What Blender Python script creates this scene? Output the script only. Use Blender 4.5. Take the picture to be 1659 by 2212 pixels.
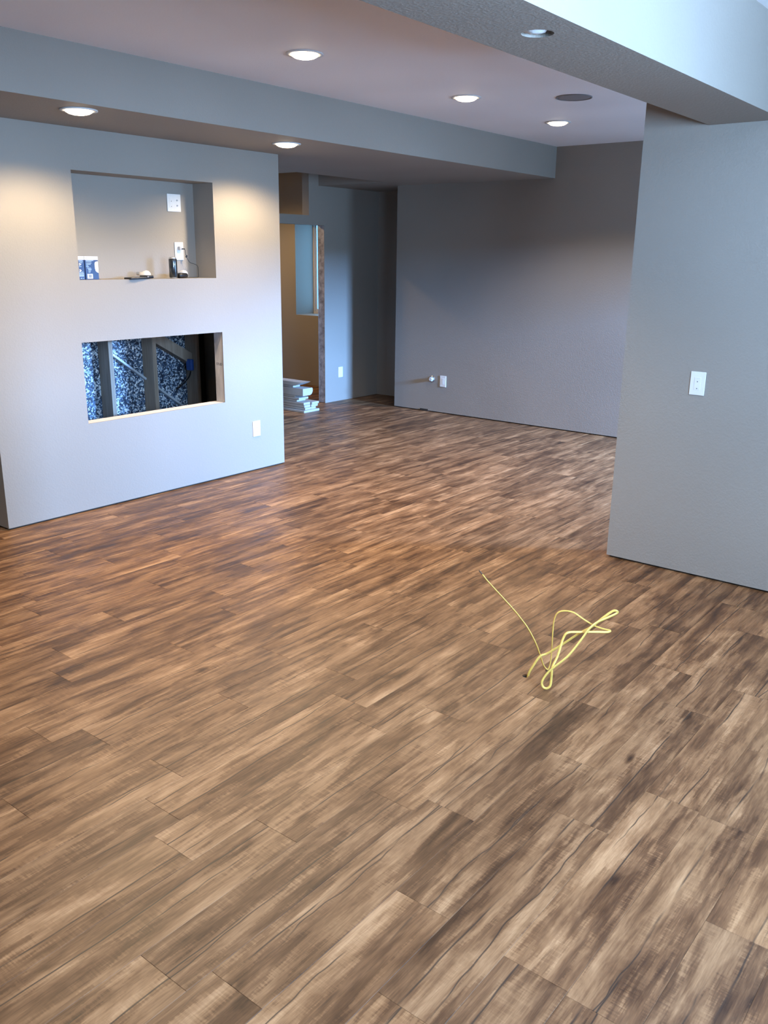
import bpy, bmesh, math, random
from mathutils import Matrix, Vector
R = math.radians
for o in list(bpy.data.objects):
    bpy.data.objects.remove(o)
sc = bpy.context.scene
C = sc.collection

# ------------------------------------------------------------------ camera
CAM = Vector((0, 0, 1.7)); YAW, PITCH, ROLL = 0.66650884, 0.28661265, -0.01242634
FPX = 1879.05
fw = Vector((math.cos(PITCH)*math.cos(YAW), math.cos(PITCH)*math.sin(YAW), -math.sin(PITCH)))
r0 = Vector((math.sin(YAW), -math.cos(YAW), 0)); d0 = fw.cross(r0)
rt = math.cos(ROLL)*r0 + math.sin(ROLL)*d0
dn = -math.sin(ROLL)*r0 + math.cos(ROLL)*d0
cd = bpy.data.cameras.new('camera'); cam = bpy.data.objects.new('camera', cd); C.objects.link(cam)
m = Matrix.Identity(4)
for i in range(3):
    m[i][0] = rt[i]; m[i][1] = -dn[i]; m[i][2] = -fw[i]; m[i][3] = CAM[i]
cam.matrix_world = m
cd.sensor_fit = 'VERTICAL'; cd.sensor_height = 36.0; cd.lens = FPX/2212*36.0
cd.clip_start = 0.02
sc.camera = cam

# ------------------------------------------------------------------ world, daylight, exposure
w = bpy.data.worlds.new('sky'); sc.world = w; w.use_nodes = True
bg = w.node_tree.nodes['Background']
bg.inputs[0].default_value = (0.24, 0.58, 1.0, 1); bg.inputs[1].default_value = 4.5
sc.view_settings.view_transform = 'Standard'; sc.view_settings.look = 'None'
sc.cycles.max_bounces = 5; sc.cycles.diffuse_bounces = 4; sc.cycles.glossy_bounces = 2; sc.cycles.transmission_bounces = 2; sc.cycles.caustics_reflective = False; sc.cycles.caustics_refractive = False
sc.view_settings.exposure = 0.0; sc.view_settings.gamma = 1.0; sc.view_settings.use_curve_mapping = False

def daylight(name, x0, x1, z0, z1, y, power, col):
    l = bpy.data.lights.new(name, 'AREA'); l.shape = 'RECTANGLE'; l.size = x1-x0; l.size_y = z1-z0
    l.energy = power; l.color = col
    o = bpy.data.objects.new(name, l); C.objects.link(o)
    o.location = ((x0+x1)/2, y, (z0+z1)/2); o.rotation_euler = (R(90), 0, 0)   # faces +y, into the room
    return o
YEXT = -0.9                       # inner face of the exterior window wall
daylight('daylight_patio', 6.1, 8.9, 2.1, 2.5, YEXT-2.6, 7600, (0.25, 0.49, 1.0))    # added lamp strip for the low sky, shaped to spare the near floor
daylight('daylight_window', 1.0, 3.1, 1.5, 2.4, YEXT-0.06, 300, (0.42, 0.66, 1.0))
daylight('patio_fill', 6.45, 7.95, .08, 2.08, YEXT-0.06, 75, (0.46, 0.69, 1.0))    # added fill in the patio opening, brightens the ceiling

# ------------------------------------------------------------------ helpers
def newmesh(name, bm):
    bmesh.ops.recalc_face_normals(bm, faces=bm.faces)
    me = bpy.data.meshes.new(name); bm.to_mesh(me); bm.free(); return me
def obj(name, bm, mat=None, parent=None, smooth=False, loc=None, rot=None):
    me = bm if isinstance(bm, bpy.types.Mesh) else newmesh(name, bm)
    o = bpy.data.objects.new(name, me); C.objects.link(o)
    if mat is not None and not me.materials: me.materials.append(mat)
    if parent is not None: o.parent = parent
    if smooth:
        for p in me.polygons: p.use_smooth = True
    if loc: o.location = loc
    if rot: o.rotation_euler = rot
    return o
def tag(o, label, cat, group=None):
    o['label'] = label; o['category'] = cat
    if group: o['group'] = group
    return o
def thing(name, label, cat, loc=(0, 0, 0), rot=(0, 0, 0), group=None):
    o = bpy.data.objects.new(name, None); C.objects.link(o); o.empty_display_size = .05
    o.location = loc; o.rotation_euler = rot
    return tag(o, label, cat, group)
def struct(o, label=None):
    o['kind'] = 'structure'
    if label: o['label'] = label
    return o
def box(bm, x0, x1, y0, y1, z0, z1, bev=0, seg=1):
    v = [bm.verts.new((x, y, z)) for x in (x0, x1) for y in (y0, y1) for z in (z0, z1)]
    fs = [bm.faces.new([v[i] for i in f]) for f in ((0, 1, 3, 2), (4, 6, 7, 5), (0, 4, 5, 1), (2, 3, 7, 6), (0, 2, 6, 4), (1, 5, 7, 3))]
    if bev:
        es = list({e for f in fs for e in f.edges})
        bmesh.ops.bevel(bm, geom=es, offset=bev, segments=seg, profile=.5, affect='EDGES')
    return bm
def B(*a, **k): return box(bmesh.new(), *a, **k)
def prism(pts, z0, z1, bm=None):
    bm = bm or bmesh.new()
    a = [bm.verts.new((x, y, z0)) for x, y in pts]; b = [bm.verts.new((x, y, z1)) for x, y in pts]
    bm.faces.new(a[::-1]); bm.faces.new(b)
    n = len(pts)
    for i in range(n): bm.faces.new((a[i], a[(i+1) % n], b[(i+1) % n], b[i]))
    return bm
def lathe(prof, n=32, bm=None, cap=True):
    bm = bm or bmesh.new(); rings = []
    for r, z in prof:
        rings.append([bm.verts.new((r*math.cos(2*math.pi*i/n), r*math.sin(2*math.pi*i/n), z)) for i in range(n)])
    for a, b in zip(rings, rings[1:]):
        for i in range(n): bm.faces.new((a[i], a[(i+1) % n], b[(i+1) % n], b[i]))
    if cap:
        bm.faces.new(rings[0][::-1]); bm.faces.new(rings[-1])
    return bm
def ring(r0, r1, z0, z1, n=40):        # flat washer
    bm = bmesh.new()
    rr = [[bm.verts.new((r*math.cos(2*math.pi*i/n), r*math.sin(2*math.pi*i/n), z)) for i in range(n)] for r, z in ((r0, z0), (r1, z0), (r1, z1), (r0, z1))]
    for k in range(4):
        a, b = rr[k], rr[(k+1) % 4]
        for i in range(n): bm.faces.new((a[i], a[(i+1) % n], b[(i+1) % n], b[i]))
    return bm
def sweep(pts, ra, rb, n=10, up=Vector((0, 0, 1)), bm=None, sub=6):
    P = [Vector(p) for p in pts]; Q = []
    for i in range(len(P)-1):
        p0 = P[max(i-1, 0)]; p1 = P[i]; p2 = P[i+1]; p3 = P[min(i+2, len(P)-1)]
        for k in range(sub):
            t = k/sub
            Q.append(.5*((2*p1)+(p2-p0)*t+(2*p0-5*p1+4*p2-p3)*t*t+(3*p1-p0-3*p2+p3)*t**3))
    Q.append(P[-1]); bm = bm or bmesh.new(); rings = []; nrm = None
    for i, q in enumerate(Q):
        t = (Q[min(i+1, len(Q)-1)]-Q[max(i-1, 0)]).normalized()
        if nrm is None:
            nrm = up-up.dot(t)*t
            if nrm.length < 1e-4: nrm = Vector((1, 0, 0))-t.x*t
        nrm = (nrm-nrm.dot(t)*t).normalized(); b = t.cross(nrm)
        rings.append([bm.verts.new(q+nrm*ra*math.cos(2*math.pi*j/n)+b*rb*math.sin(2*math.pi*j/n)) for j in range(n)])
    for a, b in zip(rings, rings[1:]):
        for j in range(n): bm.faces.new((a[j], a[(j+1) % n], b[(j+1) % n], b[j]))
    bm.faces.new(rings[0][::-1]); bm.faces.new(rings[-1]); return bm
def cyl(p0, p1, r, n=16, bm=None): return sweep([p0, p1], r, r, n, bm=bm, sub=1)
def cut(o, *bms):
    tmp = []
    for b in bms:
        t = bpy.data.objects.new('cutter', newmesh('cutter', b)); C.objects.link(t); tmp.append(t)
        md = o.modifiers.new('b', 'BOOLEAN'); md.operation = 'DIFFERENCE'; md.solver = 'EXACT'; md.object = t
    dg = bpy.context.evaluated_depsgraph_get(); dg.update()
    me = bpy.data.meshes.new_from_object(o.evaluated_get(dg)); o.modifiers.clear(); o.data = me
    for t in tmp: bpy.data.objects.remove(t)
    return o

# ------------------------------------------------------------------ materials
class G:
    def __init__(s, name):
        s.mat = bpy.data.materials.new(name); s.mat.use_nodes = True; s.t = s.mat.node_tree
        s.b = s.t.nodes['Principled BSDF']
    def n(s, ty, **k):
        nd = s.t.nodes.new(ty)
        for a, v in k.items(): setattr(nd, a, v)
        return nd
    def put(s, sock, v):
        if isinstance(v, bpy.types.NodeSocket): s.t.links.new(v, sock)
        elif v is not None:
            try: sock.default_value = v
            except Exception: sock.default_value = (*v, 1) if len(v) == 3 else v
    def m(s, op, a, b=None, c=None, clamp=False):
        nd = s.n('ShaderNodeMath', operation=op, use_clamp=clamp)
        for i, v in enumerate((a, b, c)):
            if v is not None: s.put(nd.inputs[i], v)
        return nd.outputs[0]
    def vm(s, op, a, b=None):
        nd = s.n('ShaderNodeVectorMath', operation=op); s.put(nd.inputs[0], a)
        if b is not None: s.put(nd.inputs[1], b)
        return nd.outputs[0]
    def noise(s, vec, scale=1, detail=3, rough=.5, dist=0, out=0):
        nd = s.n('ShaderNodeTexNoise'); s.put(nd.inputs['Vector'], vec); nd.inputs['Scale'].default_value = scale
        nd.inputs['Detail'].default_value = detail; nd.inputs['Roughness'].default_value = rough; nd.inputs['Distortion'].default_value = dist
        return nd.outputs[out]
    def ramp(s, f, stops):
        nd = s.n('ShaderNodeValToRGB'); s.put(nd.inputs[0], f); e = nd.color_ramp.elements
        while len(e) < len(stops): e.new(.5)
        for el, (p, c) in zip(e, stops): el.position = p; el.color = (*c, 1)
        return nd.outputs[0]
    def mr(s, v, a, b, c=0., d=1., smooth=False):
        nd = s.n('ShaderNodeMapRange'); nd.clamp = True
        if smooth: nd.interpolation_type = 'SMOOTHSTEP'
        s.put(nd.inputs[0], v)
        for i, q in enumerate((a, b, c, d)): s.put(nd.inputs[i+1], q)
        return nd.outputs[0]
    def mix(s, f, a, b, blend='MIX'):
        nd = s.n('ShaderNodeMix', data_type='RGBA', blend_type=blend)
        s.put(nd.inputs[0], f); s.put(nd.inputs[6], a); s.put(nd.inputs[7], b); return nd.outputs[2]
    def bump(s, h, strength, dist=.01):
        nd = s.n('ShaderNodeBump'); nd.inputs['Strength'].default_value = strength; nd.inputs['Distance'].default_value = dist
        s.put(nd.inputs['Height'], h); s.t.links.new(nd.outputs[0], s.b.inputs['Normal'])
    def set(s, col=None, rough=None, metal=None, spec=None):
        if col is not None: s.put(s.b.inputs['Base Color'], col)
        if rough is not None: s.put(s.b.inputs['Roughness'], rough)
        if metal is not None: s.put(s.b.inputs['Metallic'], metal)
        if spec is not None: s.put(s.b.inputs['Specular IOR Level'], spec)
        return s.mat
    def pos(s): return s.n('ShaderNodeNewGeometry').outputs['Position']
    def obc(s): return s.n('ShaderNodeTexCoord').outputs['Object']

def plain(name, col, rough=.5, metal=0, spec=.5, var=.06, scale=40, bump=0):
    g = G(name); nz = g.noise(g.obc(), scale, 4, .55)
    lo = tuple(c*(1-var) for c in col); hi = tuple(min(1, c*(1+var)) for c in col)
    if bump: g.bump(nz, bump, .002)
    return g.set(g.ramp(nz, ((.3, lo), (.7, hi))), rough, metal, spec)
def paint(name, col, bump=.22):
    g = G(name); p = g.pos()
    n1 = g.noise(p, 95, 1, .55); n2 = g.noise(p, 1.7, 0, .5)
    g.bump(g.mr(n1, .38, .68), bump, .0035)
    lo = tuple(c*.97 for c in col); hi = tuple(min(1, c*1.03) for c in col)
    return g.set(g.ramp(n2, ((.3, lo), (.7, hi))), .62, 0, .35)
PAINT = paint('greige_wall_paint', (.31, .284, .252), .13)
CEIL = paint('white_ceiling_paint', (.90, .875, .895), .07)
def plank_material(attr=False):
    g = G('oak_plank' + ('_field' if attr else ''))
    if attr:
        a = g.n('ShaderNodeAttribute', attribute_name='pc'); pc = a.outputs['Vector']
        a2 = g.n('ShaderNodeAttribute', attribute_name='rnd'); rnd = a2.outputs['Fac']
    else:
        pc = g.obc(); rnd = g.n('ShaderNodeObjectInfo').outputs['Random']
    sp = g.n('ShaderNodeSeparateXYZ'); g.put(sp.inputs[0], pc); x, y = sp.outputs[0], sp.outputs[1]
    def rv(k):
        wn = g.n('ShaderNodeTexWhiteNoise', noise_dimensions='1D'); g.put(wn.inputs['W'], g.m('MULTIPLY_ADD', rnd, 917.3, k*7.77)); return wn.outputs['Value']
    rA, rB, rC, rD = rv(1), rv(2), rv(3), rv(4)
    def co(sx, sy, k=0):
        c = g.n('ShaderNodeCombineXYZ')
        g.put(c.inputs[0], g.m('MULTIPLY_ADD', x, sx, g.m('MULTIPLY', rA, 60+k)))
        g.put(c.inputs[1], g.m('MULTIPLY_ADD', y, sy, g.m('MULTIPLY', rB, 40+k)))
        g.put(c.inputs[2], g.m('MULTIPLY', rC, 30+k)); return c.outputs[0]
    s1 = g.noise(co(1.6, 17, 1), 1, 5, .62)
    s2 = g.noise(co(3.6, 9, 2), 1, 5, .6, .8)
    s3 = g.noise(co(14, 230, 3), 1, 4, .65)
    s4 = g.noise(co(5, 55, 7), 1, 4, .6)
    saw = g.noise(co(190, 14, 4), 1, 2, .5)
    t = g.m('ADD', g.m('MULTIPLY', s1, .36), g.m('MULTIPLY', s2, .34))
    t = g.m('ADD', t, g.m('MULTIPLY', s3, .17)); t = g.m('ADD', t, g.m('MULTIPLY', s4, .18))
    sawm = g.m('MULTIPLY', g.mr(g.noise(co(2.2, 16, 5), 1, 2), .50, .62), g.mr(saw, .42, .66))
    t = g.m('MULTIPLY_ADD', sawm, .032, t)
    pz = g.m('MULTIPLY_ADD', saw, .10, g.m('MULTIPLY_ADD', s4, .25, g.noise(co(1.7, 11, 15), 1, 3, .5)))
    t = g.m('ADD', t, g.m('MULTIPLY_ADD', g.mr(pz, .66, .69), .05, -.022))
    qz = g.m('MULTIPLY_ADD', s3, .22, g.noise(co(2.6, 20, 17), 1, 4, .6))
    t = g.m('SUBTRACT', t, g.m('MULTIPLY', g.mr(qz, .70, .75), .045))
    t = g.m('MULTIPLY_ADD', g.m('SUBTRACT', t, .52), 1.08, .52)
    t = g.m('ADD', t, g.m('MULTIPLY_ADD', rD, .05, -.025))
    # two strip edges running the length of the plank, wandering like splits
    c1 = g.m('ADD', g.m('MULTIPLY_ADD', rB, .09, -.045), g.m('MULTIPLY_ADD', g.noise(co(1.6, 0, 8), 1, 3, .5), .05, -.025))
    d1 = g.m('SUBTRACT', y, c1)
    t = g.m('ADD', t, g.m('MULTIPLY', g.m('SUBTRACT', g.mr(d1, -.003, .003), .5), g.m('MULTIPLY_ADD', rC, .13, -.065)))
    crk = g.m('MULTIPLY', g.mr(g.m('ABSOLUTE', d1), .0010, .0036, 1, 0), g.mr(g.noise(co(3.2, 3, 9), 1, 3), .40, .52))
    c2 = g.m('ADD', g.m('MULTIPLY_ADD', rC, .13, -.065), g.m('MULTIPLY_ADD', g.noise(co(2.2, 0, 13), 1, 3, .55), .10, -.05))
    d2 = g.m('ABSOLUTE', g.m('SUBTRACT', y, c2))
    crk2 = g.m('MULTIPLY', g.mr(d2, .0006, .0030, 1, 0), g.mr(g.noise(co(2.6, 2, 11), 1, 3), .48, .58))
    crk = g.m('MAXIMUM', crk, crk2)
    vo = g.n('ShaderNodeTexVoronoi'); g.put(vo.inputs['Vector'], co(3.2, 9, 6)); vo.inputs['Scale'].default_value = 1
    kn = g.m('MULTIPLY', g.mr(vo.outputs['Distance'], .03, .16, 1, 0), g.mr(g.noise(co(2.4, 9, 12), 1, 2), .52, .60))
    t = g.m('SUBTRACT', t, g.m('MULTIPLY', kn, .16))
    col = g.ramp(t, ((.34, (.030, .0125, .0053)), (.44, (.086, .0395, .0168)), (.52, (.165, .083, .0375)), (.60, (.268, .146, .070)), (.70, (.44, .264, .139))))
    col = g.mix(g.m('MULTIPLY', rA, .30), col, g.mix(1., col, (.90, .92, .98), 'MULTIPLY'))
    col = g.mix(g.m('MULTIPLY', rD, .35), col, g.mix(1., col, (1.04, .93, .80), 'MULTIPLY'))
    col = g.mix(g.m('MULTIPLY', crk, .9), col, (.030, .019, .013))
    g.bump(g.noise(co(14, 230, 3), 1, 1), .12, .0008)
    return g.set(col, g.mr(s2, .3, .7, .40, .54), 0, .42)
PLANK = plank_material(); PLANKF = plank_material(True)
SUB = plain('subfloor_concrete', (.05, .045, .04), .9)
WHITE = plain('white_plastic', (.80, .81, .80), .35, var=.02)
OFFW = plain('white_trim_metal', (.72, .72, .72), .4, var=.02)
DARK = plain('shade_toned_wood', (.035, .028, .022), .9)  # dark tone puts the shade of wall gaps and hearth cavity into the colour
BLACK = plain('black_plastic', (.010, .010, .011), .32, var=.2)
SLOT = plain('socket_slot', (.02, .02, .02), .6)
GREY = plain('speaker_grille_grey', (.24, .225, .23), .7, bump=.5, scale=400)
METAL = plain('brushed_steel', (.62, .63, .65), .28, 1, var=.05)
YELLOW = plain('yellow_cable_jacket', (.74, .52, .12), .38, var=.08, scale=90)
COPPER = plain('cable_stripped_end', (.16, .13, .11), .4, .6)
BOARDW = plain('primed_white_board', (.44, .435, .425), .55, var=.05, scale=12)
NAVY = plain('navy_printed_card', (.008, .022, .095), .38, var=.08)
CARDW = plain('white_printed_card', (.80, .80, .80), .4, var=.02)
PALEB = plain('pale_blue_print', (.36, .47, .70), .4, var=.1, scale=120)
PIPEW = plain('white_pipe', (.62, .63, .66), .4, var=.03)
FOAM = plain('white_insulation', (.72, .76, .78), .9, var=.15, scale=60, bump=.6)
VINYL = plain('white_vinyl_frame', (.62, .60, .60), .4, var=.03)
def lumber(name, a, b, sx=3, sz=60, axis=0):
    g = G(name); mp = g.n('ShaderNodeMapping'); g.put(mp.inputs[0], g.obc())
    mp.inputs['Scale'].default_value = (sz, sz, sx) if axis == 2 else ((sx, sz, sz) if axis == 0 else (sz, sx, sz))
    nz = g.noise(mp.outputs[0], 1, 5, .6, .4); g.bump(nz, .2, .001)
    return g.set(g.ramp(nz, ((.3, a), (.7, b))), .75, 0, .3)
STUD = lumber('stud_lumber', (.28, .22, .17), (.42, .34, .27), 3, 50, 2)
SILLW = lumber('raw_sill_lumber', (.62, .58, .54), (.76, .72, .68), 3, 40, 0)
JAMBW = lumber('raw_jamb_lumber', (.36, .33, .31), (.60, .56, .53), 4, 16, 2)
g = G('raw_drywall_edge'); nz = g.noise(g.obc(), 14, 6, .65); g.bump(nz, .4, .002)
RAWDRY = g.set(g.ramp(nz, ((.32, (.20, .19, .20)), (.5, (.40, .38, .40)), (.68, (.62, .60, .62)))), .9, 0, .2)
g = G('strand_board'); p = g.obc(); v1 = g.n('ShaderNodeTexVoronoi'); g.put(v1.inputs['Vector'], g.vm('ADD', p, g.vm('SCALE', g.noise(p, 40, 2, out=1)))); v1.inputs['Scale'].default_value = 88
v1.inputs['Vector'].links[0].from_node.inputs[1].links[0].from_node.inputs['Scale'].default_value = .03
sx_ = g.n('ShaderNodeSeparateXYZ'); g.put(sx_.inputs[0], v1.outputs['Color'])
nz = g.noise(p, 7, 3); f = g.m('ADD', g.m('MULTIPLY', sx_.outputs[0], .8), g.m('MULTIPLY', nz, .35))
g.bump(sx_.outputs[1], .5, .004)
OSB = g.set(g.ramp(f, ((.40, (.018, .026, .05)), (.60, (.07, .12, .21)), (.76, (.36, .46, .56)), (.95, (.88, .90, .90)))), .5, 0, .5)
PALE_STRIP = plain('pale_strip', (.60, .64, .68), .4, .3, var=.06)
BLUEBOX = plain('blue_box_plastic', (.03, .10, .38), .4, var=.1)
def emit(name, col, st):
    g = G(name); g.put(g.b.inputs['Emission Color'], col); g.b.inputs['Emission Strength'].default_value = st
    return g.set((.8, .8, .8), .5)
LENS = emit('lit_lamp_lens', (1.0, .82, .58), 11)
LENSW = emit('lit_lamp_lens_amber', (1.0, .60, .24), 30)
g = G('window_glass'); tr = g.n('ShaderNodeBsdfTransparent'); tr.inputs[0].default_value = (.93, .97, .98, 1)
gl = g.n('ShaderNodeBsdfGlossy'); gl.inputs['Roughness'].default_value = .02; mx = g.n('ShaderNodeMixShader'); mx.inputs[0].default_value = .06
g.t.links.new(tr.outputs[0], mx.inputs[1]); g.t.links.new(gl.outputs[0], mx.inputs[2]); g.t.links.new(mx.outputs[0], g.t.nodes['Material Output'].inputs[0])
GLASS = g.mat

# ------------------------------------------------------------------ the setting
ZC, ZS, ZB = 2.718, 2.436, 2.3405       # tray ceiling, soffit, beam undersides
XL, XE, XB, XR, YF, YD, YN = -1.6, 8.67, 8.047, 4.669, 5.111, 6.963, 9.3
floor = struct(obj('floor', B(XL-.1, XE+.5, YEXT-.15, YN+.1, -.14, -.008), SUB), 'brown oak-look plank floor')
ceiling = struct(obj('ceiling', B(XL-.1, XE+.5, YEXT-.15, YN+.1, ZC, ZC+.12), CEIL), 'smooth white ceiling of the raised tray')
GAP = .011
def wall(name, label, x0, x1, y0, y1, z1=ZC, cuts=(), plate=True):
    o = obj(name, B(x0, x1, y0, y1, GAP if plate else 0, z1), PAINT)
    if cuts: cut(o, *cuts)
    struct(o, label)
    if plate: obj('bottom_plate', B(x0+.016, x1-.016, y0+.016, y1-.016, .0, GAP), DARK, o)
    return o
# fireplace block
NX0, NX1, NZ0, NZ1, NYB = 3.313, 4.455, 1.526, 2.188, 5.33
HX0, HX1, HZ0, HZ1 = 3.288, 4.493, .596, 1.131
wf = wall('wall_fireplace', 'pale fireplace wall with a square niche above an open hearth hole', 2.657, 5.125, YF, YF+.10, ZS,
     (B(NX0, NX1, YF-.05, YF+.2, NZ0, NZ1), B(HX0, HX1, YF-.05, YF+.2, HZ0, HZ1)))
def part(name, *a, mat=PAINT, par=None, **k): return obj(name, B(*a, **k), mat, par)
part('side_panel', 2.657, 2.757, YF+.1, 6.02, GAP, ZS, par=wf); part('side_panel', 5.025, 5.125, YF+.1, 6.02, GAP, ZS, par=wf)
part('rear_panel', 2.757, 5.025, 5.955, 6.02, GAP, ZS, mat=DARK, par=wf)  # dark backing stands in for shade right of the sheathing
part('niche_back', NX0-.02, NX1+.02, NYB, NYB+.02, NZ0-.02, NZ1+.02, par=wf)
part('niche_side', NX1, NX1+.02, YF+.1, NYB, NZ0-.02, NZ1+.02, par=wf); part('niche_side', NX0-.02, NX0, YF+.1, NYB, NZ0-.02, NZ1+.02, par=wf)
part('niche_top', NX0, NX1, YF+.1, NYB, NZ1, NZ1+.02, par=wf); part('niche_sill', NX0, NX1, YF+.1, NYB, NZ0-.02, NZ0, par=wf)
part('hearth_sill', HX0-.03, HX1+.03, YF+.012, YF+.115, HZ0-.038, HZ0-.0005, mat=SILLW, par=wf)
cut(wf, B(HX0-.029, HX1+.029, YF+.0115, YF+.2, HZ0-.038, HZ0+.05), B(HX1-.001, HX1+.04, YF+.012, YF+.2, HZ0, HZ1))
part('hearth_jamb', HX1+.002, HX1+.038, YF+.013, YF+.100, HZ0, HZ1+.02, mat=JAMBW, par=wf)
# framing seen through the hearth hole
YS = 5.80
part('cavity_floor', 2.757, 5.025, YF+.1, 5.955, .0, .06, mat=DARK, par=wf)
sheath = obj('sheathing_panel', B(2.757, 4.80, 5.94, 5.955, .06, 1.45), OSB, wf)
part('cavity_top', 2.757, 5.025, YF+.1, 5.955, 1.45, 1.47, mat=DARK, par=wf)
for i, x in enumerate((3.55, 3.955, 4.361, 4.80)):
    obj('stud', B(x, x+.038, YS, 5.94, .06, 1.45, bev=.002), STUD, wf)
def slantbar(x0, z0, x1, z1, wd, y0, y1):
    d = Vector((x1-x0, 0, z1-z0)); n = Vector((-d.z, 0, d.x)).normalized()*wd/2
    bm = bmesh.new(); q = [(x0+n.x, z0+n.z), (x1+n.x, z1+n.z), (x1-n.x, z1-n.z), (x0-n.x, z0-n.z)]
    a = [bm.verts.new((p[0], y0, p[1])) for p in q]; b = [bm.verts.new((p[0], y1, p[1])) for p in q]
    bm.faces.new(a); bm.faces.new(b[::-1])
    for i in range(4): bm.faces.new((a[i], b[i], b[(i+1) % 4], a[(i+1) % 4]))
    return bm
obj('diagonal_strip', slantbar(3.993, .985, 4.361, .715, .016, 5.90, 5.94), PALE_STRIP, wf)  # thin pale strip set diagonally between the studs
obj('diagonal_strip', slantbar(4.399, .685, 4.80, .395, .016, 5.90, 5.94), PALE_STRIP, wf)
obj('diagonal_brace', slantbar(4.399, 1.07, 4.80, .845, .085, 5.85, 5.94), STUD, wf)
bxp = obj('junction_box', B(4.742, 4.776, 5.80, 5.87, .755, .85, bev=.010, seg=3), BLUEBOX, wf)
obj('cable_stub', sweep([(4.75, 5.82, .75), (4.745, 5.84, .70), (4.70, 5.87, .64), (4.66, 5.90, .60)], .006, .006, 8), BLACK, bxp)
def text(name, s, size, mat, loc, rot, par):
    cu = bpy.data.curves.new(name, 'FONT'); cu.body = s; cu.size = size; cu.extrude = .0003; cu.align_x = 'CENTER'; cu.align_y = 'CENTER'
    t = bpy.data.objects.new(name, cu); C.objects.link(t); dg = bpy.context.evaluated_depsgraph_get(); dg.update()
    me = bpy.data.meshes.new_from_object(t.evaluated_get(dg)); bpy.data.objects.remove(t)
    me.materials.clear(); me.materials.append(mat)
    o = bpy.data.objects.new(name, me); C.objects.link(o); o.parent = par; o.location = loc; o.rotation_euler = rot
    return o
text('stamp', 'STUD', .026, BLACK, (HX1+.0015, YF+.052, .885), (R(90), 0, R(-90)), wf)

# soffit, beam, wing wall, back wall, hall
PY, PX0, PX1 = 6.02, 6.28, 7.605
sof = struct(obj('ceiling_soffit', prism([(XL, 4.28), (XE, 4.28), (XE, YD), (PX1, YD), (PX1, PY), (PX0, PY), (PX0, YD), (XL, YD)], ZS, ZC), PAINT), 'long dropped soffit over the fireplace wall')
beam = obj('ceiling_beam', B(XL, XR, 1.30, 1.648, ZB, ZC), PAINT)
cut(beam, lathe([(.049, ZB-.05), (.049, ZB+.13)], 40).__class__ and (lambda b: (bmesh.ops.translate(b, verts=b.verts, vec=(2.547, 1.443, 0)), b)[1])(lathe([(.049, ZB-.05), (.049, ZB+.13)], 40)))
struct(beam, 'dropped ceiling beam with a round open lamp hole in its underside')
wr = wall('wall_right', 'grey wing wall with one white outlet', XR, XR+.13, YEXT, 1.985)
wb = wall('wall_back', 'dim far wall with a pipe stub and outlet', XB, XB+.12, YEXT, 6.195)
obj('notch_shade_block', B(XB-.004, XB+.02, 5.71, 5.82, .004, .026), DARK, wb)  # dark block for a notch's shade; no notch is cut
wd = wall('wall_hall', 'hall wall with an unfinished doorway and opening above it', 5.2, XE, YD, YD+.10, ZC,
     (B(6.83, 7.69, YD-.1, YD+.3, -.1, 2.02), B(6.55, 7.445, YD-.1, YD+.3, 2.118, 2.66)), plate=False)
door = obj('door_1', B(7.692, 7.702, YD+.002, YD+.098, .004, 2.018), RAWDRY); 
cut(wd, B(7.68, 7.7015, YD-.1+.102, YD+.098, -.1, 2.025))
struct(door, 'raw unfinished jamb edge of the hall doorway')
struct(obj('wall_alcove', B(XB+.12, XE, 4.6, 4.72, 0, ZC), PAINT))
# exterior walls
we = obj('wall_exterior', B(XE, XE+.40, YEXT-.15, YN+.1, 0, ZC), PAINT)
cut(we, B(XE-.1, XE+.6, 7.42, 8.365, .925, 2.17)); struct(we, 'thick exterior wall with a deep window recess')
wn = obj('window_1', B(XE+.345, XE+.395, 7.42, 8.365, .925, 2.17), VINYL)
cut(wn, B(XE+.2, XE+.6, 7.445, 8.34, .955, 2.14)); struct(wn, 'white framed window in the deep recess')
obj('window_sash', (lambda: (B(XE+.358, XE+.378, 7.447, 8.338, .957, 2.138)))(), VINYL, wn)
cut(wn.children[0], B(XE+.2, XE+.6, 7.472, 8.313, .985, 2.11))
obj('pane', B(XE+.366, XE+.370, 7.472, 8.313, .985, 2.11), GLASS, wn)
wx = obj('wall_front', B(XL-.1, XE, YEXT-.15, YEXT, 0, ZC), PAINT)
cut(wx, B(1.0, 3.1, YEXT-.3, YEXT+.1, 1.5, 2.4), B(6.45, 7.95, YEXT-.3, YEXT+.1, .08, 2.08)); struct(wx, 'window wall beside the camera')
for nm, a in (('window_2', (1.0, 3.1, 1.5, 2.4)), ('window_3', (6.45, 7.95, .08, 2.08))):
    o = obj(nm, B(a[0], a[1], YEXT-.12, YEXT-.075, a[2], a[3]), VINYL)
    xm = (a[0]+a[1])/2
    cut(o, B(a[0]+.06, xm-.03, YEXT-.3, YEXT+.1, a[2]+.06, a[3]-.06), B(xm+.03, a[1]-.06, YEXT-.3, YEXT+.1, a[2]+.06, a[3]-.06)); struct(o)
    obj('pane', B(a[0]+.06, xm-.03, YEXT-.10, YEXT-.095, a[2]+.06, a[3]-.06), GLASS, o); obj('pane', B(xm+.03, a[1]-.06, YEXT-.10, YEXT-.095, a[2]+.06, a[3]-.06), GLASS, o)
struct(obj('wall_left', B(XL-.1, XL, YEXT, YN, 0, ZC), PAINT)); struct(obj('wall_rear', B(XL-.1, XE, YN, YN+.1, 0, ZC), PAINT))
struct(obj('wall_passage', B(XL, 5.2, YD, YD+.1, 0, ZC), PAINT))
struct(obj('wall_room', B(5.1, 5.2, YD+.1, YN, 0, ZC), PAINT))

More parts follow.
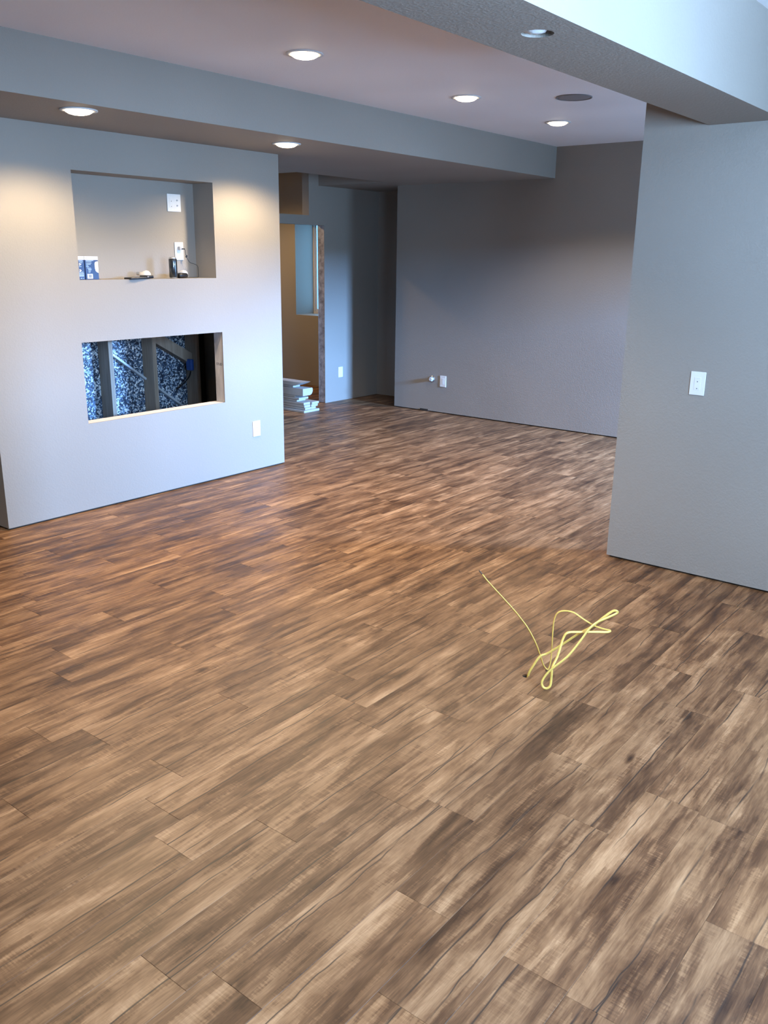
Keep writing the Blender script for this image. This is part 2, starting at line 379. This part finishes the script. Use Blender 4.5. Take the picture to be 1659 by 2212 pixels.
# ------------------------------------------------------------------ floor planks
PW, PL, Y0 = .1785, .915, .684
known = {0: 2.526, 1: 2.237, 4: 1.948, 6: 2.263, 8: 2.518, 11: 1.445, 13: 2.667, 16: 2.662, 17: 2.962, 18: 3.046}
rnd = random.Random(5)
def proj(p):
    d = Vector(p)-CAM; z = d.dot(fw)
    if z < .2: return None
    return 829.5+FPX*d.dot(rt)/z, 1106+FPX*d.dot(dn)/z, z
def hidden(x, y):
    if x > XR+.03 and y < 1.985/XR*x-.12: return True
    if y > YF+.06 and x < 5.127 and x > 2.7: return True
    if x > XB+.05 and y < 6.1/8*x-.1: return True
    return y > YF+.1 and x/y < 5.127/YF-.03
HOLES = [(3.001, 1.586, .015), (3.103, 1.537, .010)]
def plank_mesh(l, wd, bm=None, cx=0, cy=0):
    own = bm is None; bm = bm or bmesh.new(); g_ = .0002; b = .0009
    L = [(-l/2+g_, -wd/2+g_), (l/2-g_, -wd/2+g_), (l/2-g_, wd/2-g_), (-l/2+g_, wd/2-g_)]
    I = [(-l/2+g_+b, -wd/2+g_+b), (l/2-g_-b, -wd/2+g_+b), (l/2-g_-b, wd/2-g_-b), (-l/2+g_+b, wd/2-g_-b)]
    r1 = [bm.verts.new((cx+p[0], cy+p[1], -.008)) for p in L]; r2 = [bm.verts.new((cx+p[0], cy+p[1], -.0006)) for p in L]; r3 = [bm.verts.new((cx+p[0], cy+p[1], 0)) for p in I]
    for a, c in ((r1, r2), (r2, r3)):
        for i in range(4): bm.faces.new((a[i], a[(i+1) % 4], c[(i+1) % 4], c[i]))
    bm.faces.new(r3); bm.faces.new(r1[::-1])
    return newmesh('plank', bm) if own else None
full = plank_mesh(PL, PW); full.materials.append(PLANK)
cand, rest = [], []
for k in range(-10, 49):
    y = Y0+PW*(k+.5)
    if y-PW/2 < YEXT-.1 or y+PW/2 > YN+.08: continue
    off = known.get(k, None)
    if off is None: off = ((k*.37) % 1)*PL+rnd.uniform(-.12, .12)
    j0 = math.floor((XL-off)/PL)
    for j in range(j0, j0+14):
        a = max(off+j*PL, XL-.05); b = min(off+(j+1)*PL, XE+.05)
        if b-a < .05: continue
        cx = (a+b)/2; vis = 0; inv = False
        for fx in (0, .25, .5, .75, 1):
            for fy in (-.5, 0, .5):
                X, Yy = a+(b-a)*fx, y+fy*PW; q = proj((X, Yy, 0))
                if q and -5 < q[0] < 1664 and -5 < q[1] < 2217 and not hidden(X, Yy): inv = True; vis = max(vis, 1/q[2])
        (cand if inv else rest).append((vis, cx, y, b-a))
cand.sort(reverse=True); rest += cand[295:]; cand = cand[:295]
for v_, cx, y, l in cand:
    me = full if abs(l-PL) < 1e-4 else plank_mesh(l, PW)
    o = obj('plank', me, PLANK, floor, loc=(cx, y, 0))
    for hx, hy, hr in HOLES:
        if abs(hx-cx) < l/2 and abs(hy-y) < PW/2:
            o.data = me.copy(); b = lathe([(hr, -.1), (hr, .1)], 24); bmesh.ops.translate(b, verts=b.verts, vec=(hx, hy, 0)); cut(o, b)
bs = []
for hx, hy, hr in HOLES:
    b = lathe([(hr, -.09), (hr, .1)], 24); bmesh.ops.translate(b, verts=b.verts, vec=(hx, hy, 0)); bs.append(b)
cut(floor, *bs)
bm = bmesh.new()
for v_, cx, y, l in rest: plank_mesh(l, PW, bm, cx, y)
pf = obj('plank_field', bm, PLANKF, floor); pf['kind'] = 'stuff'
me = pf.data; at = me.attributes.new('pc', 'FLOAT_VECTOR', 'POINT'); ar = me.attributes.new('rnd', 'FLOAT', 'POINT')
for i, v in enumerate(me.vertices):
    q = rest[i//12]; at.data[i].vector = (v.co.x-q[1], v.co.y-q[2], v.co.z); ar.data[i].value = (math.sin(q[1]*12.9+q[2]*78.2)*43758.5) % 1

# ------------------------------------------------------------------ ceiling fixtures
def can(label, x, y, z, lens=LENS, group='lit recessed ceiling lights', watt=125, col=(1.0, .75, .46), cone=160):
    t = thing('recessed_light', label, 'ceiling light', (x, y, z), (math.pi, 0, 0), group)
    obj('trim_ring', ring(.074, .100, 0, .006), OFFW, t, True)
    obj('lens', lathe([(.0735, 0), (.0735, .004), (.069, .012), (.055, .020), (.035, .025), (.012, .027)], 40), lens, t, True)
    l = bpy.data.lights.new('beam', 'SPOT'); l.energy = watt; l.color = col; l.spot_size = R(cone); l.spot_blend = .5; l.shadow_soft_size = .05
    s = bpy.data.objects.new('beam', l); C.objects.link(s); s.parent = t; s.location = (0, 0, .035); s.rotation_euler = (math.pi, 0, 0)
    return t
for label, x, y, z in (
    ('lit recessed light in the soffit, above the left end of the niche', 2.984, 4.48, ZS),
    ('lit recessed light in the soffit, above the right corner of the fireplace wall', 4.667, 4.57, ZS),
    ('lit recessed light in the raised ceiling, largest and highest in view', 3.722, 3.499, ZC),
    ('lit recessed light in the raised ceiling, middle of its row', 5.296, 3.514, ZC),
    ('lit recessed light in the raised ceiling, beside the speaker and nearest the far wall', 6.632, 3.534, ZC),
    ('lit recessed light at the top edge of the photo, mostly cut off', 2.15, 3.49, ZC)):
    can(label, x, y, z, cone=150 if z == ZS else 130)
can('recessed light in the ceiling behind the camera, near the window wall', 1.6, .35, ZC, watt=70)
can('recessed light in the ceiling behind the camera, near the middle of the room', .2, 2.6, ZC, watt=85)
can('amber recessed light in the room beyond the doorway', 7.2, 8.2, ZC, LENSW, watt=150, col=(1.0, .62, .24))
t = thing('ceiling_speaker', 'round grey flush speaker in the raised ceiling', 'speaker', (5.694, 2.927, ZC), (math.pi, 0, 0))
obj('bezel', ring(.110, .119, 0, .006), GREY, t, True); obj('grille', lathe([(.110, 0), (.110, .003), (.09, .0045), (.03, .006)], 40), GREY, t, True)
t = thing('insulation_tuft', 'white insulation and bare wires stuffed in the open beam lamp hole', 'insulation', (2.547, 1.443, ZB+.02))
bm = bmesh.new(); bmesh.ops.create_icosphere(bm, subdivisions=3, radius=.043)
rr = random.Random(3)
for v in bm.verts: v.co *= 1+rr.uniform(-.10, .12); v.co.z *= .45; v.co.x -= .006; v.co.y += .008; v.co.z -= .001
obj('fluff', bm, FOAM, t, True)
obj('dark_filler_box', B(.006, .040, -.046, -.018, -.012, .06, bev=.006, seg=2), BLACK, t)  # made-up black box, darkens the right side of the lamp hole
obj('wire', sweep([(.0, .01, .09), (.012, .012, .03), (.020, -.004, .006), (.030, -.012, .03), (.033, -.010, .08)], .0035, .0035, 8), BLACK, t, True)
obj('wire', sweep([(.01, .03, .09), (-.002, .026, .02), (.006, .016, .0), (.018, .022, .04)], .0025, .0025, 8), WHITE, t, True)

# ------------------------------------------------------------------ outlets
def outlet(label, loc, rz, w_=.080, h_=.124, kind='duplex'):
    # local: plate in xz plane, front faces -y
    t = thing('wall_plate', label, 'outlet', loc, (0, 0, rz))
    obj('plate', B(-w_/2, w_/2, -.007, 0, -h_/2, h_/2, bev=.0025, seg=2), WHITE, t)
    if kind == 'blank': 
        obj('insert', B(-.017, .017, -.0085, -.006, -.034, .034, bev=.001), WHITE, t); return t
    cxs = (0,) if w_ < .1 else (-.026,)
    for cx in cxs:
        ins = obj('insert', B(cx-.017, cx+.017, -.009, -.006, -.034, .034, bev=.001), WHITE, t)
        for s in (-1, 1):
            for dx in (-.006, .006): obj('slot', B(cx+dx-.0009, cx+dx+.0009, -.0094, -.0085, s*.018-.001, s*.018+.007), WHITE if kind != 'dark' else SLOT, ins)
            b = lathe([(.0026, 0), (.0026, .0012)], 12); bmesh.ops.rotate(b, verts=b.verts, matrix=Matrix.Rotation(R(90), 3, 'X')); bmesh.ops.translate(b, verts=b.verts, vec=(cx, -.0085, s*.018-.008)); obj('ground_hole', b, SLOT, ins)
    if w_ > .1:
        for zz in (.018, -.018):
            b = lathe([(.006, 0), (.006, .004), (.0045, .004), (.0045, .010)], 16); bmesh.ops.rotate(b, verts=b.verts, matrix=Matrix.Rotation(R(90), 3, 'X')); bmesh.ops.translate(b, verts=b.verts, vec=(.026, -.006, zz)); obj('coax_jack', b, METAL, t)
    return t
outlet('white outlet plate low on the fireplace wall beneath the hearth hole', (4.812, YF, .345), 0)
outlet('white outlet plate at chest height on the grey wing wall', (XR, 1.561, 1.068), R(-90))
outlet('white outlet plate low on the far wall beside the pipe stub', (XB, 5.512, .36), R(-90), kind='blank')
outlet('white outlet plate low on the blue-lit hall wall beside the doorway', (7.963, YD, .345), 0, kind='blank')
outlet('wide white two-gang plate with two coax jacks high in the niche', (4.272, NYB, 2.047), 0, .121, .121)
lo = outlet('white outlet plate low in the niche with a black cord plugged in', (4.296, NYB, 1.713), 0, .077, .126)

# pipe stub
t = thing('pipe_stub', 'white capped pipe stub poking out of the far wall', 'pipe', (XB, 5.655, .375), (0, 0, R(-90)))
b = lathe([(.034, 0), (.034, .004), (.028, .008)], 28); bmesh.ops.rotate(b, verts=b.verts, matrix=Matrix.Rotation(R(90), 3, 'X')); obj('flange', b, METAL, t)
b = lathe([(.017, 0), (.017, .024)], 20); bmesh.ops.rotate(b, verts=b.verts, matrix=Matrix.Rotation(R(90), 3, 'X')); obj('pipe', b, PIPEW, t, False)
b = lathe([(.024, .020), (.024, .044), (.019, .048)], 6); bmesh.ops.rotate(b, verts=b.verts, matrix=Matrix.Rotation(R(90), 3, 'X')); obj('cap', b, PIPEW, t)

# ------------------------------------------------------------------ niche clutter
def carton(label, loc, bw, bd=.085, bh=.146):
    t = thing('bulb_carton', label, 'box', loc, (0, 0, 0), 'printed cartons in the niche')
    body = obj('carton', B(0, bw, 0, bd, 0, bh, bev=.001), NAVY, t)
    obj('top_band', B(-.0004, bw+.0004, -.0004, bd, bh-.022, bh+.0003), CARDW, body)
    return t, body
def lines(body, rows):
    for x, z, l in rows: obj('print_line', B(x, x+l, -.0005, .001, z, z+.0032), PALEB, body)
bw = .098
t, body = carton('navy carton with barcode and white bulb picture, right one of the niche pair', (3.404, 5.178, NZ0), bw)
obj('barcode_label', B(.012, .052, -.0005, .001, .006, .036), CARDW, body)
for i in range(9): obj('barcode_bar', B(.021+i*.0026, .0222+i*.0026+(.0006 if i % 3 else 0), -.0009, 0, .012, .032), BLACK, body)
bm = bmesh.new(); pts = [(bw-.001, .042), (bw-.012, .046), (bw-.022, .055), (bw-.026, .072), (bw-.026, .100), (bw-.022, .111), (bw-.008, .115), (bw-.001, .115)]
a = [bm.verts.new((x, -.0006, z)) for x, z in pts]; c = [bm.verts.new((x, .001, z)) for x, z in pts]; bm.faces.new(a); bm.faces.new(c[::-1])
for i in range(len(pts)): bm.faces.new((a[i], c[i], c[(i+1) % len(pts)], a[(i+1) % len(pts)]))
obj('printed_shape', bm, CARDW, body)
lines(body, ((.008, .118, .056), (.008, .111, .042), (.008, .102, .040), (.008, .095, .034), (.008, .087, .016), (.008, .080, .020), (.012, .072, .030), (.020, .065, .026), (.022, .059, .022), (.022, .052, .018), (.022, .045, .014)))
b = ring(.003, .0055, 0, .0008, 16); bmesh.ops.rotate(b, verts=b.verts, matrix=Matrix.Rotation(R(90), 3, 'X')); bmesh.ops.translate(b, verts=b.verts, vec=(.014, -.0002, .135)); obj('printed_logo', b, GREY, body)
t, body = carton('navy carton with recycling marks, partly behind the left niche edge', (3.316, 5.180, NZ0), .084)
for z in (.096, .058):
    b = ring(.005, .0105, 0, .0008, 3); bmesh.ops.rotate(b, verts=b.verts, matrix=Matrix.Rotation(R(90), 3, 'X')); bmesh.ops.translate(b, verts=b.verts, vec=(.052, -.0001, z)); obj('recycling_mark', b, CARDW, body)
lines(body, ((.044, .118, .03), (.046, .111, .03), (.050, .104, .02), (.044, .080, .018), (.040, .046, .034), (.040, .038, .036), (.040, .032, .036), (.040, .026, .036), (.040, .020, .036), (.050, .007, .012), (.068, .007, .006)))

t = thing('drink_can', 'tall shiny black drink can standing at the niche edge', 'can', (4.108, 5.168, NZ0))
obj('body', lathe([(.021, .0), (.0265, .006), (.029, .012), (.029, .128), (.0275, .134)], 36), plain('black_can_metal', (.10, .11, .12), .16, .85, var=.3, scale=30), t, True)
obj('base_rim', lathe([(.022, -.0005), (.0255, .003), (.0272, .0065)], 36), METAL, t, True)
obj('lid', lathe([(.0278, .133), (.0245, .141), (.0245, .145), (.0228, .145), (.0222, .141)], 36), METAL, t, True)
obj('pull_tab', B(-.006, .006, -.002, .016, .1412, .1425, bev=.0005), METAL, t)
def bulb(label, loc, rot):
    t = thing('light_bulb', label, 'light bulb', loc, rot)
    obj('globe', lathe([(.013, 0), (.016, .014), (.024, .030), (.0295, .046), (.029, .060), (.021, .073), (.009, .079)], 28), CARDW, t, True)
    obj('screw_base', lathe([(.005, -.028), (.011, -.024), (.0125, -.018), (.0118, -.014), (.0128, -.010), (.0122, -.006), (.0132, 0)], 20), METAL, t, True)
bulb('white light bulb lying in the niche behind the black flat gadget', (3.90, 5.272, NZ0+.030), (R(96), 0, R(20)))
bulb('white light bulb lying in the niche behind the drink can', (4.235, 5.285, NZ0+.030), (R(96), 0, R(30)))
t = thing('flat_gadget', 'flat black handheld gadget lying across the niche edge', 'gadget', (3.79, 5.135, NZ0+.001), (0, R(-2), R(6)))
obj('body', B(-.105, .100, -.035, .035, .0, .014, bev=.004, seg=2), BLACK, t)
obj('grip', B(.035, .098, -.037, .037, .003, .021, bev=.005, seg=2), BLACK, t)
obj('button', B(.040, .052, -.0385, -.034, .008, .018, bev=.001), GREY, t)
t = thing('charging_case', 'small black rounded case lying beside the drink can', 'case', (4.20, 5.185, NZ0+.0005), (0, 0, R(8)))
obj('shell', B(-.046, .046, -.022, .022, 0, .036, bev=.0155, seg=5), BLACK, t, True)
obj('lid_seam', B(-.0463, .0463, -.0222, .0222, .0215, .0222, bev=.0002), SLOT, t)
t = thing('phone_charger', 'thin black charging cord hanging from the niche outlet', 'cord', (4.296, NYB-.009, 1.725))
obj('plug_adapter', B(-.015, .011, -.026, 0, -.004, .022, bev=.003, seg=2), plain('grey_adapter', (.50, .50, .52), .4), t)
obj('cord_plug', B(.000, .026, -.034, -.026, .0, .009, bev=.003, seg=2), BLACK, t)
cp = [(4.312, 5.291, 1.729), (4.322, 5.290, 1.722), (4.325, 5.29, 1.700), (4.334, 5.29, 1.673), (4.357, 5.285, 1.636), (4.400, 5.28, 1.622), (4.421, 5.275, 1.606), (4.421, 5.27, 1.562), (4.415, 5.265, 1.532), (4.38, 5.25, 1.5285), (4.32, 5.225, 1.5285), (4.27, 5.205, 1.529), (4.24, 5.195, 1.530)]
obj('cord', sweep([(p[0]-4.296, p[1]-NYB+.009, p[2]-1.725) for p in cp], .0019, .0019, 8), BLACK, t, True)
b = B(-.006, .006, -.004, .004, -.009, .009, bev=.002, seg=2); bmesh.ops.rotate(b, verts=b.verts, matrix=Matrix.Rotation(R(28), 3, 'Y')); bmesh.ops.translate(b, verts=b.verts, vec=(4.333-4.296, -.031, 1.677-1.725)); obj('cord_connector', b, BLACK, t)

# ------------------------------------------------------------------ trim boards on the hall floor
def board(label, x0, x1, y, z0, z1, length=2.4, bull=False):
    t = bmesh.new(); wd, th = x1-x0, z1-z0
    if bull:
        pr = [(0, 0), (wd*.72, 0), (wd*.9, th*.16), (wd, th*.5), (wd, th*.85), (wd*.94, th), (0, th)]
    else:
        c = min(.003, th*.2); pr = [(c, 0), (wd, 0), (wd, th), (c, th), (0, th-c), (0, c)]
    a = [t.verts.new((p[0], 0, p[1])) for p in pr]; b_ = [t.verts.new((p[0], length, p[1])) for p in pr]
    t.faces.new(a); t.faces.new(b_[::-1])
    for i in range(len(pr)): t.faces.new((a[i], b_[i], b_[(i+1) % len(pr)], a[(i+1) % len(pr)]))
    o = obj('trim_board', t, BOARDW, loc=(x0, y, z0)); return tag(o, label, 'board', 'white trim boards on the hall floor')
lay = ['bottom', 'second', 'third', 'fourth']
zs = 0.0005
dx = [(.0, .012, .0), (.012, .0, -.012), (.004, -.004, .012), (.0, .0, .022)]
for i in range(4):
    z1 = zs+.0255
    if i == 0:
        board('wide white trim board lying flat on the floor, bottom of the stack', 7.012, 7.262, 6.668, zs, z1)
    else:
        xm = 7.135+dx[i][1]
        board(f'white trim board in the {lay[i]} layer of the floor stack, doorway side left', 7.03+dx[i][0]*.8, xm-.002, 6.672+.006*i, zs, z1)
        board(f'white trim board in the {lay[i]} layer of the floor stack, nearer the jamb', xm+.002, 7.228+dx[i][2], 6.664+.008*(3-i), zs, z1)
    zs = z1+.0028
for label, x0, x1, y, th, bull in (
    ('thin white trim board resting directly on the four lower layers', 7.035, 7.175, 6.80, .019, False),
    ('thin white trim board beneath the thick rounded one', 7.033, 7.185, 6.765, .022, False),
    ('thin white trim board sandwiched under the thick rounded board', 7.035, 7.16, 6.83, .022, False),
    ('thick white trim board with a rounded edge near the stack top', 7.03, 7.19, 6.70, .080, True),
    ('narrow white trim board just beneath the topmost one', 7.04, 7.15, 6.86, .020, False),
    ('topmost white trim board with a pointed mitred end', 7.03, 7.185, 6.72, .042, True)):
    o = board(label, x0, x1, y, zs, zs+th, bull=bull)
    if 'mitred' in label:
        for v in o.data.vertices:
            if v.co.y < .01: v.co.y += (1-v.co.z/th)*.10
    zs += th+.0028

# ------------------------------------------------------------------ yellow cable rising from the floor
cab = [(3.006, 1.579, -.05), (3.008, 1.578, .004), (3.018, 1.567, .04), (3.04, 1.546, .088), (3.063, 1.522, .102), (3.09, 1.467, .153), (3.117, 1.414, .205), (3.147, 1.376, .235), (3.174, 1.342, .275), (3.2, 1.313, .305), (3.207, 1.298, .308), (3.208, 1.296, .299), (3.175, 1.319, .284), (3.138, 1.349, .266), (3.106, 1.367, .242), (3.078, 1.38, .208), (3.047, 1.396, .169), (3.016, 1.413, .135), (2.98, 1.442, .1), (2.958, 1.464, .071), (2.942, 1.478, .036), (2.940, 1.474, .014), (2.945, 1.46, .0065), (2.955, 1.448, .018), (2.965, 1.45, .048), (2.974, 1.453, .094), (2.999, 1.449, .126), (3.021, 1.448, .163), (3.044, 1.448, .2), (3.06, 1.437, .222), (3.1, 1.402, .221), (3.148, 1.35, .22), (3.175, 1.318, .219), (3.19, 1.311, .223), (3.185, 1.343, .224), (3.178, 1.38, .231), (3.168, 1.422, .25), (3.158, 1.465, .272), (3.144, 1.505, .273), (3.134, 1.529, .257), (3.13, 1.538, .221), (3.127, 1.538, .175), (3.123, 1.535, .115), (3.119, 1.533, .065), (3.112, 1.532, .034), (3.105, 1.535, .009), (3.100, 1.541, .008), (3.094, 1.555, .027), (3.089, 1.571, .07), (3.083, 1.593, .122), (3.076, 1.631, .182), (3.066, 1.672, .23), (3.064, 1.7, .254), (3.05, 1.749, .302), (3.032, 1.808, .359), (3.026, 1.838, .39)]
bx, by = 3.006, 1.579
t = thing('electrical_cable', 'yellow flat electrical cable looped up out of a hole in the floor', 'cable', (bx, by, 0))
obj('jacket', sweep([(p[0]-bx, p[1]-by, p[2]) for p in cab], .0029, .0051, 10, up=Vector((.6, .2, .8)), sub=5), YELLOW, t, True)
obj('stripped_end', sweep([(3.0262-bx, 1.837-by, .3890), (3.0215-bx, 1.853-by, .406)], .0026, .0018, 8, sub=2), COPPER, t, True)
